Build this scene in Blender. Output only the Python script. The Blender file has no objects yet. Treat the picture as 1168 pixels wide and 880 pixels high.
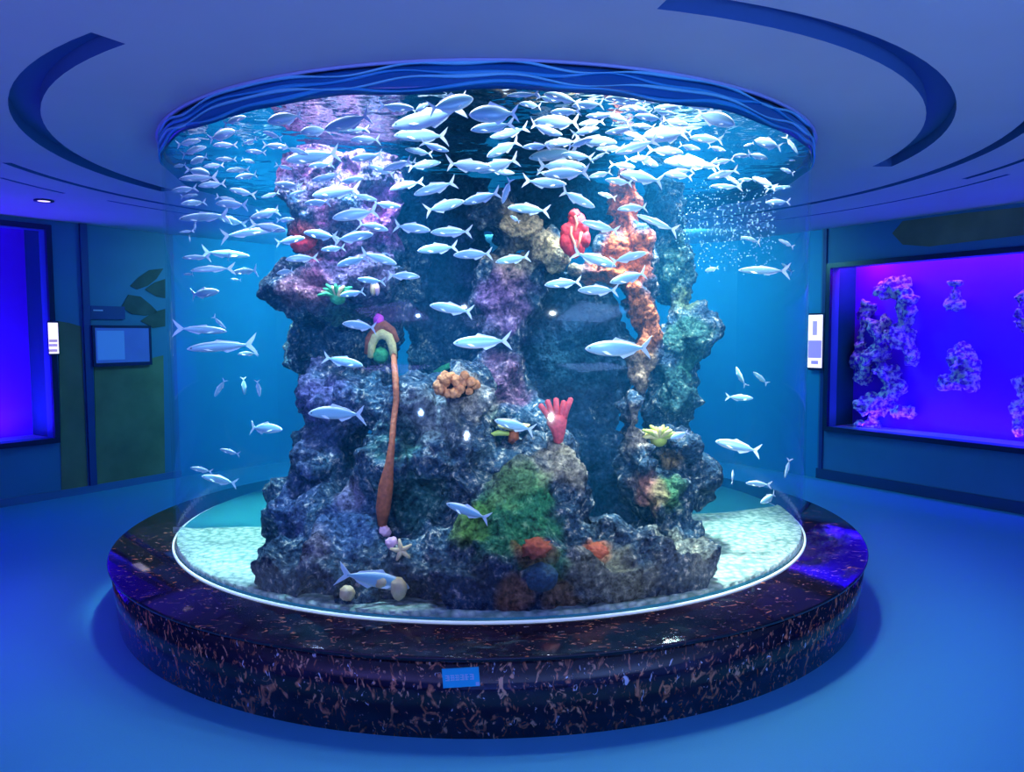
import bpy, bmesh, math, random
from mathutils import Vector, Matrix, noise
from mathutils.bvhtree import BVHTree
random.seed(7)
S = bpy.context.scene
COL = S.collection
PI = math.pi

# ---------------------------------------------------------------- camera
F, PITCH, ROLL, YAW = 871.9, .0665, -.004, .0266
EYE = Vector((0, 0, 1.6))
AX = 5.274                       # distance of the tank's axis
RT = 2.035                       # tank radius
def rot(v):
    x, y, z = v
    c, s = math.cos(ROLL), math.sin(ROLL); x, z = c*x - s*z, s*x + c*z
    c, s = math.cos(PITCH), math.sin(PITCH); y, z = c*y + s*z, -s*y + c*z
    c, s = math.cos(YAW), math.sin(YAW); x, y = c*x + s*y, -s*x + c*y
    return Vector((x, y, z))
def ray(px, py):
    return rot(((px-584)/F, 1.0, -(py-440)/F))       # depth 1 along the optical axis
def at(px, py, d):
    return EYE + ray(px, py)*d
def on_z(px, py, z):
    r = ray(px, py); return EYE + r*((z-EYE.z)/r.z)
cam = bpy.data.cameras.new('camera'); cam.sensor_width = 36; cam.lens = F*36/1168
co = bpy.data.objects.new('camera', cam); COL.objects.link(co); S.camera = co
r_, u_, f_ = rot((1, 0, 0)), rot((0, 0, 1)), rot((0, 1, 0))
co.matrix_world = Matrix(((r_.x, u_.x, -f_.x, 0), (r_.y, u_.y, -f_.y, 0), (r_.z, u_.z, -f_.z, 1.6), (0, 0, 0, 1)))
cam.clip_end = 100

# ---------------------------------------------------------------- node helpers
def mat(name):
    m = bpy.data.materials.new(name); m.use_nodes = True
    nt = m.node_tree; nt.nodes.clear()
    return m, nt, nt.nodes.new('ShaderNodeOutputMaterial')
def nd(nt, t, **kw):
    n = nt.nodes.new('ShaderNode'+t)
    for k, v in kw.items():
        if k in n.inputs and k not in ('operation',): n.inputs[k].default_value = v
        else: setattr(n, k, v)
    return n
def rgba(c): return (c[0], c[1], c[2], 1)
def simple(name, col, rough=.5, metal=0, emit=None, es=0, bump=0, bscale=40, spec=.5, vary=0):
    m, nt, o = mat(name)
    p = nd(nt, 'BsdfPrincipled'); nt.links.new(p.outputs[0], o.inputs[0])
    p.inputs['Base Color'].default_value = rgba(col); p.inputs['Roughness'].default_value = rough
    p.inputs['Metallic'].default_value = metal; p.inputs['Specular IOR Level'].default_value = spec
    if emit:
        p.inputs['Emission Color'].default_value = rgba(emit); p.inputs['Emission Strength'].default_value = es
    if bump or vary:
        tc = nd(nt, 'TexCoord'); nz = nd(nt, 'TexNoise'); nz.inputs['Scale'].default_value = bscale; nz.inputs['Detail'].default_value = 5
        nt.links.new(tc.outputs['Object'], nz.inputs['Vector'])
        if bump:
            b = nd(nt, 'Bump'); b.inputs['Strength'].default_value = bump; b.inputs['Distance'].default_value = .02
            nt.links.new(nz.outputs[0], b.inputs['Height']); nt.links.new(b.outputs[0], p.inputs['Normal'])
        if vary:
            r = nd(nt, 'ValToRGB'); r.color_ramp.elements[0].position = .3; r.color_ramp.elements[1].position = .7
            r.color_ramp.elements[0].color = rgba([c*(1-vary) for c in col]); r.color_ramp.elements[1].color = rgba([min(1, c*(1+vary)) for c in col])
            nt.links.new(nz.outputs[0], r.inputs[0]); nt.links.new(r.outputs[0], p.inputs['Base Color'])
    return m

# ---------------------------------------------------------------- object helpers
def obj(name, bm, m, parent=None, smooth=True, label=None):
    me = bpy.data.meshes.new(name)
    if isinstance(bm, tuple): me.from_pydata(*bm)
    else:
        bm.normal_update(); bm.to_mesh(me); bm.free()
    o = bpy.data.objects.new(name, me); COL.objects.link(o)
    for mm in (m if isinstance(m, (list, tuple)) else [m]): me.materials.append(mm)
    if smooth: me.polygons.foreach_set('use_smooth', [True]*len(me.polygons))
    if parent: o.parent = parent
    if label: o['label'] = label
    return o
def tag(o, label, cat, group=None, kind=None):
    o['label'] = label; o['category'] = cat
    if group: o['group'] = group
    if kind: o['kind'] = kind
    return o
def thing(name, label, cat, loc=(0, 0, 0), group=None, rotz=0):
    o = bpy.data.objects.new(name, None); COL.objects.link(o); o.empty_display_size = .1
    o.location = loc; o.rotation_euler.z = rotz
    return tag(o, label, cat, group)
def struct(o, label=None):
    o['kind'] = 'structure'
    if label: o['label'] = label
    return o
def local(o, parent_loc):
    return o
def prism(pts, z0, z1, bm=None):
    """Vertical prism over a convex outline."""
    bm = bm or bmesh.new()
    a = [bm.verts.new((p[0], p[1], z0)) for p in pts]; b = [bm.verts.new((p[0], p[1], z1)) for p in pts]
    n = len(pts)
    for i in range(n): bm.faces.new((a[i], a[(i+1) % n], b[(i+1) % n], b[i]))
    bm.faces.new(a[::-1]); bm.faces.new(b)
    return bm
def lathe(prof, seg=160, cx=0, cy=0, closed=True, bm=None, a0=0, a1=2*PI):
    """Revolve a profile [(r,z)...]; closed joins last to first."""
    bm = bm or bmesh.new()
    full = abs(a1-a0-2*PI) < 1e-6
    rings = []
    for i in range(seg if full else seg+1):
        a = a0+(a1-a0)*i/seg
        rings.append([bm.verts.new((cx+r*math.sin(a), cy-r*math.cos(a), z)) for r, z in prof])
    n = len(prof)
    for i in range(seg):
        A, B = rings[i], rings[(i+1) % len(rings)]
        for j in range(n if closed else n-1):
            k = (j+1) % n
            bm.faces.new((A[j], B[j], B[k], A[k]))
    if not full and closed:
        bm.faces.new(rings[0]); bm.faces.new(rings[-1][::-1])
    bmesh.ops.recalc_face_normals(bm, faces=bm.faces)
    return bm
def obox(bm, o, ex, ey, ez, lo, hi):
    """Box in a local frame: origin o, axes ex ey ez, from lo to hi."""
    vs = []
    for k in (0, 1):
        for j in (0, 1):
            for i in (0, 1):
                c = (hi[0] if i else lo[0], hi[1] if j else lo[1], hi[2] if k else lo[2])
                vs.append(bm.verts.new(o+ex*c[0]+ey*c[1]+ez*c[2]))
    for f in ((0, 2, 3, 1), (4, 5, 7, 6), (0, 1, 5, 4), (2, 6, 7, 3), (0, 4, 6, 2), (1, 3, 7, 5)):
        bm.faces.new([vs[i] for i in f])
    bmesh.ops.recalc_face_normals(bm, faces=bm.faces)
    return bm
def tube(bm, pts, radii, seg=8, caps=True):
    pts = [Vector(p) for p in pts]; rings = []
    for i, p in enumerate(pts):
        d = (pts[min(i+1, len(pts)-1)]-pts[max(i-1, 0)]).normalized()
        a = d.cross(Vector((.13, .97, .21))).normalized(); b = d.cross(a)
        r = radii[i] if isinstance(radii, (list, tuple)) else radii
        rings.append([bm.verts.new(p+(a*math.cos(t)+b*math.sin(t))*r) for t in [2*PI*k/seg for k in range(seg)]])
    for A, B in zip(rings, rings[1:]):
        for k in range(seg): bm.faces.new((A[k], A[(k+1) % seg], B[(k+1) % seg], B[k]))
    if caps:
        for R, s in ((rings[0], -1), (rings[-1], 1)):
            c = bm.verts.new(sum((v.co for v in R), Vector())/seg + ((pts[-1]-pts[-2]) if s > 0 else (pts[0]-pts[1])).normalized()*.5*(radii[-1 if s > 0 else 0] if isinstance(radii, (list, tuple)) else radii))
            for k in range(seg): bm.faces.new((R[k], R[(k+1) % seg], c))
    bmesh.ops.recalc_face_normals(bm, faces=bm.faces)
    return bm
def blob(bm, c, r, sub=2, rough=0, sc=3):
    c = Vector(c); r = Vector(r) if hasattr(r, '__len__') else Vector((r, r, r))
    g = bmesh.ops.create_icosphere(bm, subdivisions=sub, radius=1)
    for v in g['verts']:
        k = 1+rough*noise.noise(v.co*sc+c*7)
        v.co = Vector((v.co.x*r.x, v.co.y*r.y, v.co.z*r.z))*k+c
    return bm

# ---------------------------------------------------------------- heights
ZC, ZB, ZP = 2.735, .354, .357
ZW = 2.685                       # water level, hidden by the collar
CEN = Vector((0, AX, 0))

# ---------------------------------------------------------------- room materials
M_ceil = simple('ceiling_paint', (.62, .60, .70), .75, vary=.04, bscale=1.2)
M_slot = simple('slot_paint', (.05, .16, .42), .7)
M_floor = simple('floor_vinyl', (.075, .39, .66), .38, bump=.03, bscale=180, vary=.05, spec=.4)
M_wall = simple('wall_paint', (.055, .23, .42), .55, vary=.06, bscale=2)
M_wallside = simple('side_wall_paint', (.12, .22, .5), .7)
M_base = simple('baseboard_paint', (.07, .19, .42), .45)
M_basedark = simple('dark_baseboard', (.02, .07, .2), .4)
M_joint = simple('joint_strip', (.025, .06, .26), .5)
M_mural = simple('mural_green', (.16, .21, .12), .7, vary=.2, bscale=3)
M_leaf = simple('mural_leaf', (.06, .10, .10), .7, vary=.2, bscale=6)
M_frame = simple('frame_metal', (.008, .025, .09), .3)

# ---------------------------------------------------------------- floor
bm = bmesh.new()
vs = [bm.verts.new(p) for p in ((-8, -5.2, 0), (8, -5.2, 0), (8, 12, 0), (-8, 12, 0))]
bm.faces.new(vs)
g = bmesh.ops.extrude_face_region(bm, geom=bm.faces[:]);
for v in [e for e in g['geom'] if isinstance(e, bmesh.types.BMVert)]: v.co.z = -.1
bmesh.ops.recalc_face_normals(bm, faces=bm.faces)
struct(obj('floor', bm, M_floor, smooth=False), 'glossy blue vinyl floor around the tank')

# ---------------------------------------------------------------- ceiling: polar mesh with recessed curved slots
OFF = -.05
SLOTS = [  # r0, r1, angle from, to (degrees, 0 = towards the camera, + to the right)
    (2.60, 2.735, -109, -33), (2.60, 2.735, 13, 89),
    (3.13, 3.19, -138, -88), (3.09, 3.17, 66, 150), (3.1, 3.2, -62, -30),
    (3.50, 3.535, -106, -96), (3.49, 3.54, 80, 96), (3.44, 3.47, -140, -112),
    (3.70, 3.735, 93, 135), (2.95, 3.05, -20, 10)]
ccx, ccy = 0.0, AX
radii = sorted({1.99, 2.3, 4.2, 5, 6, 7.4, 9, 11, 13.5} | {r for s in SLOTS for r in s[:2]})
angs = sorted({a for s in SLOTS for a in s[2:]} | set(range(-180, 180, 3)))
def cpt(r, a, z): return (ccx+r*math.sin(math.radians(a)), ccy-r*math.cos(math.radians(a)), z)
bm = bmesh.new(); cache = {}
def cv(r, a, z):
    a = a if a < 180 else a-360
    k = (round(r, 4), round(a, 3), z)
    if k not in cache: cache[k] = bm.verts.new(cpt(r, a, z))
    return cache[k]
HS = ZC+.07
def inslot(r, a):
    return any(s[0]-1e-4 < r < s[1]+1e-4 and s[2] < a < s[3] for s in SLOTS)
cells = {}
A2 = angs+[180]
for i in range(len(radii)-1):
    for j in range(len(A2)-1):
        cells[i, j] = inslot((radii[i]+radii[i+1])/2, (A2[j]+A2[j+1])/2)
nA = len(A2)-1
for (i, j), rec in cells.items():
    r0, r1, a0, a1 = radii[i], radii[i+1], A2[j], A2[j+1]
    z = HS if rec else ZC
    f = bm.faces.new((cv(r0, a0, z), cv(r0, a1, z), cv(r1, a1, z), cv(r1, a0, z)))
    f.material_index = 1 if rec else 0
    if rec:
        for (ii, jj, p, q) in ((i-1, j, (r0, a0), (r0, a1)), (i+1, j, (r1, a0), (r1, a1)), (i, (j-1) % nA, (r0, a0), (r1, a0)), (i, (j+1) % nA, (r0, a1), (r1, a1))):
            if not cells.get((ii, jj), False):
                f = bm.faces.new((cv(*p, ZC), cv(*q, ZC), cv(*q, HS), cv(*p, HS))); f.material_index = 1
bmesh.ops.recalc_face_normals(bm, faces=bm.faces)
struct(obj('ceiling', bm, [M_ceil, M_slot], smooth=False), 'blue-lit ceiling with curved recessed slots')

# ---------------------------------------------------------------- walls
WP = {'left_front': ((-6.55, 4.75), (-4.13, 7.9)), 'left': ((-4.13, 7.9), (-3.56, 8.75)),
      'right': ((3.62, 8.35), (6.1, 4.2))}
def wframe(p0, p1):
    p0, p1 = Vector((*p0, 0)), Vector((*p1, 0)); ex = (p1-p0).normalized(); L = (p1-p0).length
    n = Vector((ex.y, -ex.x, 0))
    if n.dot(Vector((0, AX-1, 0))-p0) < 0: n = -n
    return p0, ex, n, L          # n points into the room
def on_wall(px, py, w):
    p0, ex, n, L = wframe(*WP[w]); r = ray(px, py)
    t = (p0-EYE).dot(n)/r.dot(n); P = EYE+r*t
    return (P-p0).dot(ex), P.z
EZ = Vector((0, 0, 1))
def wall(name, p0, p1, holes=(), m=M_wall, t=.12, label=None):
    o, ex, n, L = wframe(p0, p1)
    bm = bmesh.new()
    if not holes: obox(bm, o, ex, n, EZ, (0, -t, 0), (L, 0, ZC))
    else:
        s0, s1, z0, z1 = holes
        for lo, hi in (((0, 0), (s0, ZC)), ((s1, 0), (L, ZC)), ((s0, 0), (s1, z0)), ((s0, z1), (s1, ZC))):
            if hi[0]-lo[0] > .001 and hi[1]-lo[1] > .001: obox(bm, o, ex, n, EZ, (lo[0], -t, lo[1]), (hi[0], 0, hi[1]))
    return struct(obj(name, bm, m, smooth=False), label)
# window openings, measured on their walls
sL1, zLt = on_wall(50, 259, 'left_front'); _, zLb = on_wall(52, 500, 'left_front')
holeL = (sL1-2.3, sL1, zLb, min(zLt, ZC-.1))
sR0, zRt = on_wall(950, 305, 'right'); sR1, _ = on_wall(1168, 400, 'right')
_, zRb = on_wall(950, 487, 'right')
_, zRt2 = on_wall(1168, 288, 'right'); _, zRb2 = on_wall(1168, 510, 'right')
print('right hole z', zRt, zRt2, zRb, zRb2, 'left', holeL)
zRt = (zRt+zRt2)/2; zRb = (zRb+zRb2)/2
holeR = (sR0, sR1+.9, zRb, zRt)
wall('wall_left_front', *WP['left_front'], holeL, label='blue wall holding the violet side tank')
wall('wall_left', *WP['left'], label='blue wall panel behind the monitor')
wall('wall_right', *WP['right'], holeR, label='blue wall holding the framed violet tank')
back = [(-3.56, 8.75), (-2.7, 9.7), (-1.2, 10.35), (.4, 10.5), (1.9, 10.1), (3.0, 9.3), (3.62, 8.35)]
M_backwall = simple('back_wall_paint', (.02, .34, .62), .6)
for k, (a, b) in enumerate(zip(back, back[1:])): wall('wall_back' + ('' if not k else '.%03d' % k), a, b, m=M_backwall, label='curved dark blue back wall behind the tank')
wall('wall_side', (-6.55, 4.75), (-6.55, -4.6), m=M_wallside); wall('wall_rear', (-6.55, -4.6), (6.1, -4.6), m=M_wallside); wall('wall_side.001', (6.1, -4.6), (6.1, 4.2), m=M_wallside)
# baseboards
for nm, w, h, m in (('baseboard_left', 'left', .075, M_base), ('baseboard_left.001', 'left_front', .075, M_base), ('baseboard_right', 'right', .11, M_basedark)):
    o, ex, n, L = wframe(*WP[w]); struct(obj(nm, obox(bmesh.new(), o, ex, n, EZ, (0, 0, 0), (L, .02, h)), m, smooth=False))
# pilaster joint strips
o, ex, n, L = wframe(*WP['left']); struct(obj('trim_1', obox(bmesh.new(), o, ex, n, EZ, (-.02, 0, .075), (.05, .03, ZC)), M_joint, smooth=False), 'dark vertical joint strip at the wall corner')
o, ex, n, L = wframe(*WP['right']); struct(obj('trim_2', obox(bmesh.new(), o, ex, n, EZ, (.03, 0, .11), (.07, .02, ZC)), M_joint, smooth=False), 'dark vertical joint strip beside the framed tank')

# ---------------------------------------------------------------- glass
def glassmat(name, ior=1.25, tint=(1, 1, 1)):
    m, nt, o = mat(name)
    t = nd(nt, 'BsdfTransparent'); t.inputs[0].default_value = rgba(tint)
    g = nd(nt, 'BsdfGlossy'); g.inputs['Roughness'].default_value = .045
    lw = nd(nt, 'LayerWeight'); lw.inputs['Blend'].default_value = .5
    pw = nd(nt, 'Math'); pw.operation = 'POWER'; pw.inputs[1].default_value = 5; nt.links.new(lw.outputs['Facing'], pw.inputs[0])
    fr = nd(nt, 'Math'); fr.operation = 'MULTIPLY_ADD'; fr.inputs[1].default_value = ior-1; fr.inputs[2].default_value = .011; nt.links.new(pw.outputs[0], fr.inputs[0])
    mx = nd(nt, 'MixShader'); nt.links.new(fr.outputs[0], mx.inputs[0]); nt.links.new(t.outputs[0], mx.inputs[1]); nt.links.new(g.outputs[0], mx.inputs[2])
    nt.links.new(mx.outputs[0], o.inputs[0])
    return m
M_acr = glassmat('acrylic', 1.2)
M_pane = glassmat('pane_glass', 1.3)

# ---------------------------------------------------------------- wall aquariums
M_violet = simple('violet_backdrop', (.20, .012, .97), .8, vary=.05, bscale=2.5)
M_violetsand = simple('violet_tank_gravel', (.7, .6, .9), .9, bump=.6, bscale=60)
M_revealblue = simple('reveal_panel', (.004, .14, .12), .35)
M_palecoral = simple('pale_coral', (.9, .6, .9), .8, bump=1, bscale=24, vary=.5)
_r = [n for n in M_palecoral.node_tree.nodes if n.type == 'VALTORGB'][0].color_ramp
_r.elements[0].position = .44; _r.elements[0].color = (.22, .02, .75, 1); _r.elements[1].position = .60; _r.elements[1].color = (1, .85, 1, 1)
def pointlight(name, loc, e, col, size=.1, spot=None, tgt=None, blend=.6):
    l = bpy.data.lights.new(name, 'SPOT' if spot else 'POINT'); l.energy = e; l.color = col; l.shadow_soft_size = size
    o = bpy.data.objects.new(name, l); COL.objects.link(o); o.location = loc
    if spot:
        l.spot_size = spot; l.spot_blend = blend
        o.rotation_euler = (Vector(tgt)-Vector(loc)).to_track_quat('-Z', 'Y').to_euler()
    return o
def arealight(name, loc, tgt, e, col, sx, sy=None):
    l = bpy.data.lights.new(name, 'AREA'); l.energy = e; l.color = col; l.size = sx
    if sy: l.shape = 'RECTANGLE'; l.size_y = sy
    o = bpy.data.objects.new(name, l); COL.objects.link(o); o.location = loc
    o.rotation_euler = (Vector(tgt)-Vector(loc)).to_track_quat('-Z', 'Y').to_euler()
    return o
def wall_tank(w, hole, depth, label, energy, col, fr=.05, m_side=M_revealblue):
    o, ex, n, L = wframe(*WP[w]); s0, s1, z0, z1 = hole
    t = thing('built_in_aquarium', label, 'aquarium', o+ex*((s0+s1)/2)+EZ*z0)
    inv = Matrix.Translation(-(o+ex*((s0+s1)/2)+EZ*z0))
    def part(name, bm, m, smooth=False):
        bm.transform(inv); return obj(name, bm, m, t, smooth)
    b = bmesh.new()
    for lo, hi in (((s0-fr, z0-fr), (s0, z1+fr)), ((s1, z0-fr), (s1+fr, z1+fr)), ((s0, z0-fr), (s1, z0)), ((s0, z1), (s1, z1+fr))):
        obox(b, o, ex, n, EZ, (lo[0], .002, lo[1]), (hi[0], .045, hi[1]))
    part('frame', b, M_frame)
    part('glass_pane', obox(bmesh.new(), o, ex, n, EZ, (s0+.002, -.06, z0+.002), (s1-.002, -.045, z1-.002)), M_pane)
    part('backdrop', obox(bmesh.new(), o, ex, n, EZ, (s0-.02, -depth-.03, z0-.02), (s1+.02, -depth, z1+.25)), M_violet)
    part('side_panel', obox(bmesh.new(), o, ex, n, EZ, (s0-.03, -depth, z0-.02), (s0-.001, -.121, z1+.25)), m_side)
    part('side_panel', obox(bmesh.new(), o, ex, n, EZ, (s1+.001, -depth, z0-.02), (s1+.03, -.121, z1+.25)), m_side)
    part('lid', obox(bmesh.new(), o, ex, n, EZ, (s0-.03, -depth, z1+.25), (s1+.03, -.121, z1+.28)), M_frame)
    part('bottom_panel', obox(bmesh.new(), o, ex, n, EZ, (s0-.03, -depth, z0-.03), (s1+.03, -.121, z0-.001)), M_violetsand)
    c = o+ex*((s0+s1)/2)
    arealight('wall_aquarium_lamp', c-n*.17+EZ*(z1+.2), c-n*(depth-.02)+EZ*(z0+(z1-z0)*.45), energy*.72, col, (s1-s0)*.8, .08)
    arealight('wall_aquarium_lamp', c-n*.16+EZ*(z0+.02), c-n*(depth-.02)+EZ*(z0+(z1-z0)*.55), energy*.22, col, (s1-s0)*.8, .06)  # unseen bottom strip, added to even out the backdrop
    return o, ex, n, t
VC = (.07, .015, 1.0)
oL, exL, nL, _t = wall_tank('left_front', holeL, .45, 'violet-lit wall aquarium with an empty glowing backdrop, cut by the left edge', 330, VC)
oR, exR, nR, _t = wall_tank('right', holeR, .42, 'dark-framed violet wall aquarium with pale coral rocks, on the right wall', 95, VC)
# coral rocks inside the right tank
Pm = oR+exR*(holeR[0]+.25)-nR*.2+EZ*(holeR[3]+.08)
pointlight('magenta_fill', Pm, 4, (1, .02, .75), .05)  # unseen lamp added to tint the upper left corner magenta
def rockbm(parts, vox, amp=.04, seed=0):
    bm = bmesh.new()
    for c, r in parts: blob(bm, c, r, 3)
    me = bpy.data.meshes.new('tmp'); bm.to_mesh(me); bm.free()
    ob = bpy.data.objects.new('tmp', me); COL.objects.link(ob)
    md = ob.modifiers.new('r', 'REMESH'); md.mode = 'VOXEL'; md.voxel_size = vox
    dg = bpy.context.evaluated_depsgraph_get(); me2 = bpy.data.meshes.new_from_object(ob.evaluated_get(dg))
    bpy.data.objects.remove(ob); bpy.data.meshes.remove(me)
    bm = bmesh.new(); bm.from_mesh(me2); bpy.data.meshes.remove(me2)
    for q in range(5): bmesh.ops.smooth_vert(bm, verts=bm.verts, factor=.5, use_axis_x=True, use_axis_y=True, use_axis_z=True)
    bm.normal_update()
    nn = [v.normal.copy() for v in bm.verts]
    sv = Vector((seed*3.1, seed*1.7, seed))
    for v, n in zip(bm.verts, nn):
        p = v.co+sv
        w = p+Vector((noise.noise(p*3), noise.noise(p*3+Vector((9, 0, 0))), noise.noise(p*3+Vector((0, 9, 0)))))*.12
        d = noise.fractal(w*2.4, 1, 2, 3)*1.5*amp
        d += (.5-abs(noise.noise(Vector((w.x*5, w.y*5, w.z*3.2)))*2))*1.2*amp
        c = noise.voronoi(w*8)[0]; d += (.42-c[0])*1.5*amp
        c2 = noise.voronoi(w*20)[0]; d += (.4-c2[0])*.75*amp
        d += noise.noise(p*33)*.28*amp - .25*amp
        v.co += n*d
    return bm
def wall_rock(w, items, label, depth):
    p0, ex, n, L = wframe(*WP[w]); parts = []
    for px, py, rx, ry, dd in items:
        r = ray(px, py); q0 = p0-n*dd; t = (q0-EYE).dot(n)/r.dot(n); P = EYE+r*t
        d = t
        parts.append((P, (rx*d/F, min(rx*d/F, .10), ry*d/F)))
    bm = rockbm(parts, .016, .055, seed=len(items))
    lo = min(v.co.z for v in bm.verts)
    return tag(obj('coral_rock', bm, M_palecoral), label, 'coral rock')
wall_rock('right', [(1020, 330, 22, 14, .27), (1035, 350, 14, 22, .26), (1028, 385, 22, 16, .27), (1005, 375, 14, 20, .28), (1000, 405, 22, 12, .27), (985, 430, 10, 14, .27), (1010, 425, 18, 10, .26), (1000, 460, 30, 16, .26), (990, 485, 18, 12, .27), (985, 360, 12, 20, .3), (980, 400, 10, 26, .3), (1040, 405, 12, 14, .29), (1015, 445, 14, 14, .28), (1030, 472, 16, 12, .28)], 'tall knobbly pale coral rock in the framed violet tank', .4)
wall_rock('right', [(1098, 405, 16, 14, .27), (1105, 420, 20, 12, .26), (1085, 432, 18, 9, .26), (1105, 432, 14, 8, .26)], 'round pale coral hanging mid-way in the framed violet tank', .4)
wall_rock('right', [(1088, 320, 6, 8, .28), (1088, 335, 7, 8, .28), (1086, 348, 8, 6, .28)], 'small pale coral near the top of the framed violet tank', .4)
wall_rock('right', [(1164, 340, 6, 10, .27), (1166, 370, 8, 14, .27), (1160, 355, 5, 6, .27)], 'upper pale coral rock at the right edge of the framed violet tank', .4)
wall_rock('right', [(1166, 440, 7, 16, .27), (1162, 465, 8, 10, .27), (1166, 490, 8, 14, .27)], 'lower pale coral rock at the right edge of the framed violet tank', .4)

# ---------------------------------------------------------------- small wall fittings
M_white = simple('lit_panel_white', (.9, .9, .9), .5, emit=(.95, .85, 1), es=1.15)
M_pviolet = simple('lit_panel_violet', (.4, .3, .8), .5, emit=(.30, .26, .85), es=.75)
M_pgrey = simple('lit_panel_grey', (.6, .5, .7), .5, emit=(.5, .35, .75), es=.6)
M_screen = simple('monitor_screen', (.05, .12, .4), .2, emit=(.02, .09, .40), es=.5, vary=.1, bscale=3)
M_screenlt = simple('monitor_glow', (.07, .2, .5), .2, emit=(.03, .16, .52), es=.6)
M_dark = simple('dark_plastic', (.006, .02, .09), .35)
def wbox(w, x0, y0, x1, y1, off, th, bm=None):
    """Box on wall w between the pixel corners."""
    o, ex, n, L = wframe(*WP[w])
    s0, z1 = on_wall(x0, y0, w); s1, _ = on_wall(x1, y0, w); xm = (x0+x1)/2
    z1 = on_wall(xm, y0, w)[1]; z0 = on_wall(xm, y1, w)[1]
    return obox(bm or bmesh.new(), o, ex, n, EZ, (min(s0, s1), off, z0), (max(s0, s1), off+th, z1))
def fitting(name, label, cat, w, px, py):
    o, ex, n, L = wframe(*WP[w]); s, z = on_wall(px, py, w)
    t = thing(name, label, cat, o+ex*s+EZ*z); return t
def fpart(t, name, bm, m, label=None):
    bm.transform(Matrix.Translation(-t.location)); return obj(name, bm, m, t, False, label)
# right info panel, standing out beside the tank
t = fitting('info_panel', 'small bright lit info panel between the big tank and framed violet tank', 'sign', 'right', 935, 388)
fpart(t, 'housing', wbox('right', 926, 357, 944, 422, .021, .03), M_dark)
fpart(t, 'lit_face', wbox('right', 926, 359, 942, 419, .051, .006), M_white)
fpart(t, 'picture', wbox('right', 926, 388, 941, 408, .057, .002), M_pviolet, 'violet picture')
fpart(t, 'emblem', wbox('right', 931, 366, 936, 382, .057, .002), M_pgrey, 'faint grey emblem')
fpart(t, 'emblem', wbox('right', 929, 411, 937, 415, .057, .002), M_pviolet, 'small violet mark')
t = fitting('info_panel', 'small bright lit info panel beside the left violet aquarium', 'sign', 'left_front', 56, 385)
fpart(t, 'housing', wbox('left_front', 51, 366, 63, 405, .046, .02), M_dark)
fpart(t, 'lit_face', wbox('left_front', 51, 368, 62, 403, .066, .006), M_white)
for y in (387, 392, 398): fpart(t, 'stripe', wbox('left_front', 52, y, 61.5, y+3, .072, .002), M_pgrey, 'greyish pink stripe')
t = fitting('monitor', 'blue-glowing wall monitor under the name plate left of the tank', 'monitor', 'left', 136, 394)
fpart(t, 'bezel', wbox('left', 102, 371, 169, 417, .002, .05), M_dark)
fpart(t, 'screen', wbox('left', 105, 374, 166, 413, .052, .003), M_screen)
fpart(t, 'bright_window', wbox('left', 107, 377, 138, 410, .055, .001), M_screenlt, 'paler blue window')
t = fitting('name_plate', 'dark blue name plate above the wall monitor', 'sign', 'left', 122, 357)
fpart(t, 'plate', wbox('left', 102, 349, 141, 364, .002, .02), M_joint)
fpart(t, 'caption', wbox('left', 105, 353, 116, 354.6, .022, .001), simple('caption_pale', (.5, .6, .9), .5), 'pale line of tiny writing')
# mural paint on the left and right walls
def decal(w, pts, m, off, label, name='wall_mural'):
    o, ex, n, L = wframe(*WP[w]); bm = bmesh.new(); q = [on_wall(x, y, w) for x, y in pts]
    a = [bm.verts.new(o+ex*s+EZ*z+n*off) for s, z in q]; b = [bm.verts.new(o+ex*s+EZ*z+n*(off+.006)) for s, z in q]
    bm.faces.new(a); bm.faces.new(b)
    for i in range(len(q)): bm.faces.new((a[i], a[(i+1) % len(q)], b[(i+1) % len(q)], b[i]))
    bmesh.ops.recalc_face_normals(bm, faces=bm.faces)
    return tag(obj(name, bm, m, smooth=False), label, 'mural')
decal('left', [(107, 418), (150, 414), (186, 405), (188, 548), (110, 556)], M_mural, .001, 'dark green painted panel under the wall monitor')
decal('left_front', [(66, 366), (78, 368), (92, 372), (100, 556), (70, 560)], M_mural, .001, 'narrow green painted panel beside the left info panel')
decal('right', [(1018, 266), (1030, 252), (1100, 243), (1168, 236), (1168, 268), (1110, 275), (1060, 281), (1030, 279)], M_mural, .001, 'green painted band above the framed violet tank')
leaves = [[(138, 350), (146, 336), (160, 338), (172, 348), (180, 356), (166, 360), (150, 358)],
          [(148, 326), (158, 316), (170, 308), (186, 306), (178, 318), (168, 326), (156, 330)],
          [(165, 330), (176, 322), (188, 318), (188, 340), (178, 338)],
          [(160, 366), (174, 356), (188, 352), (188, 372), (174, 374)]]
for pts, lb in zip(leaves, ('broad dark painted leaf just above the wall monitor', 'uppermost dark painted leaf on the wall left of the tank', 'dark painted leaf beside the uppermost leaf, touching the tank edge', 'lowest dark painted leaf beside the wall monitor')):
    decal('left', pts, M_leaf, .003, lb, 'painted_leaf')
# ceiling downlight
P = on_z(50, 228, ZC)
t = thing('ceiling_downlight', 'small round ceiling downlight above the left violet aquarium', 'light', P)
obj('trim_ring', lathe([(.05, -.001), (.075, -.001), (.075, -.012), (.05, -.012)], 32), M_frame, t)
obj('lens', lathe([(.0, -.004), (.049, -.004), (.049, -.009), (.0, -.009)], 24, closed=False), simple('downlight_lens', (.8, .7, 1), .3, emit=(.7, .55, 1), es=2), t)

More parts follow.
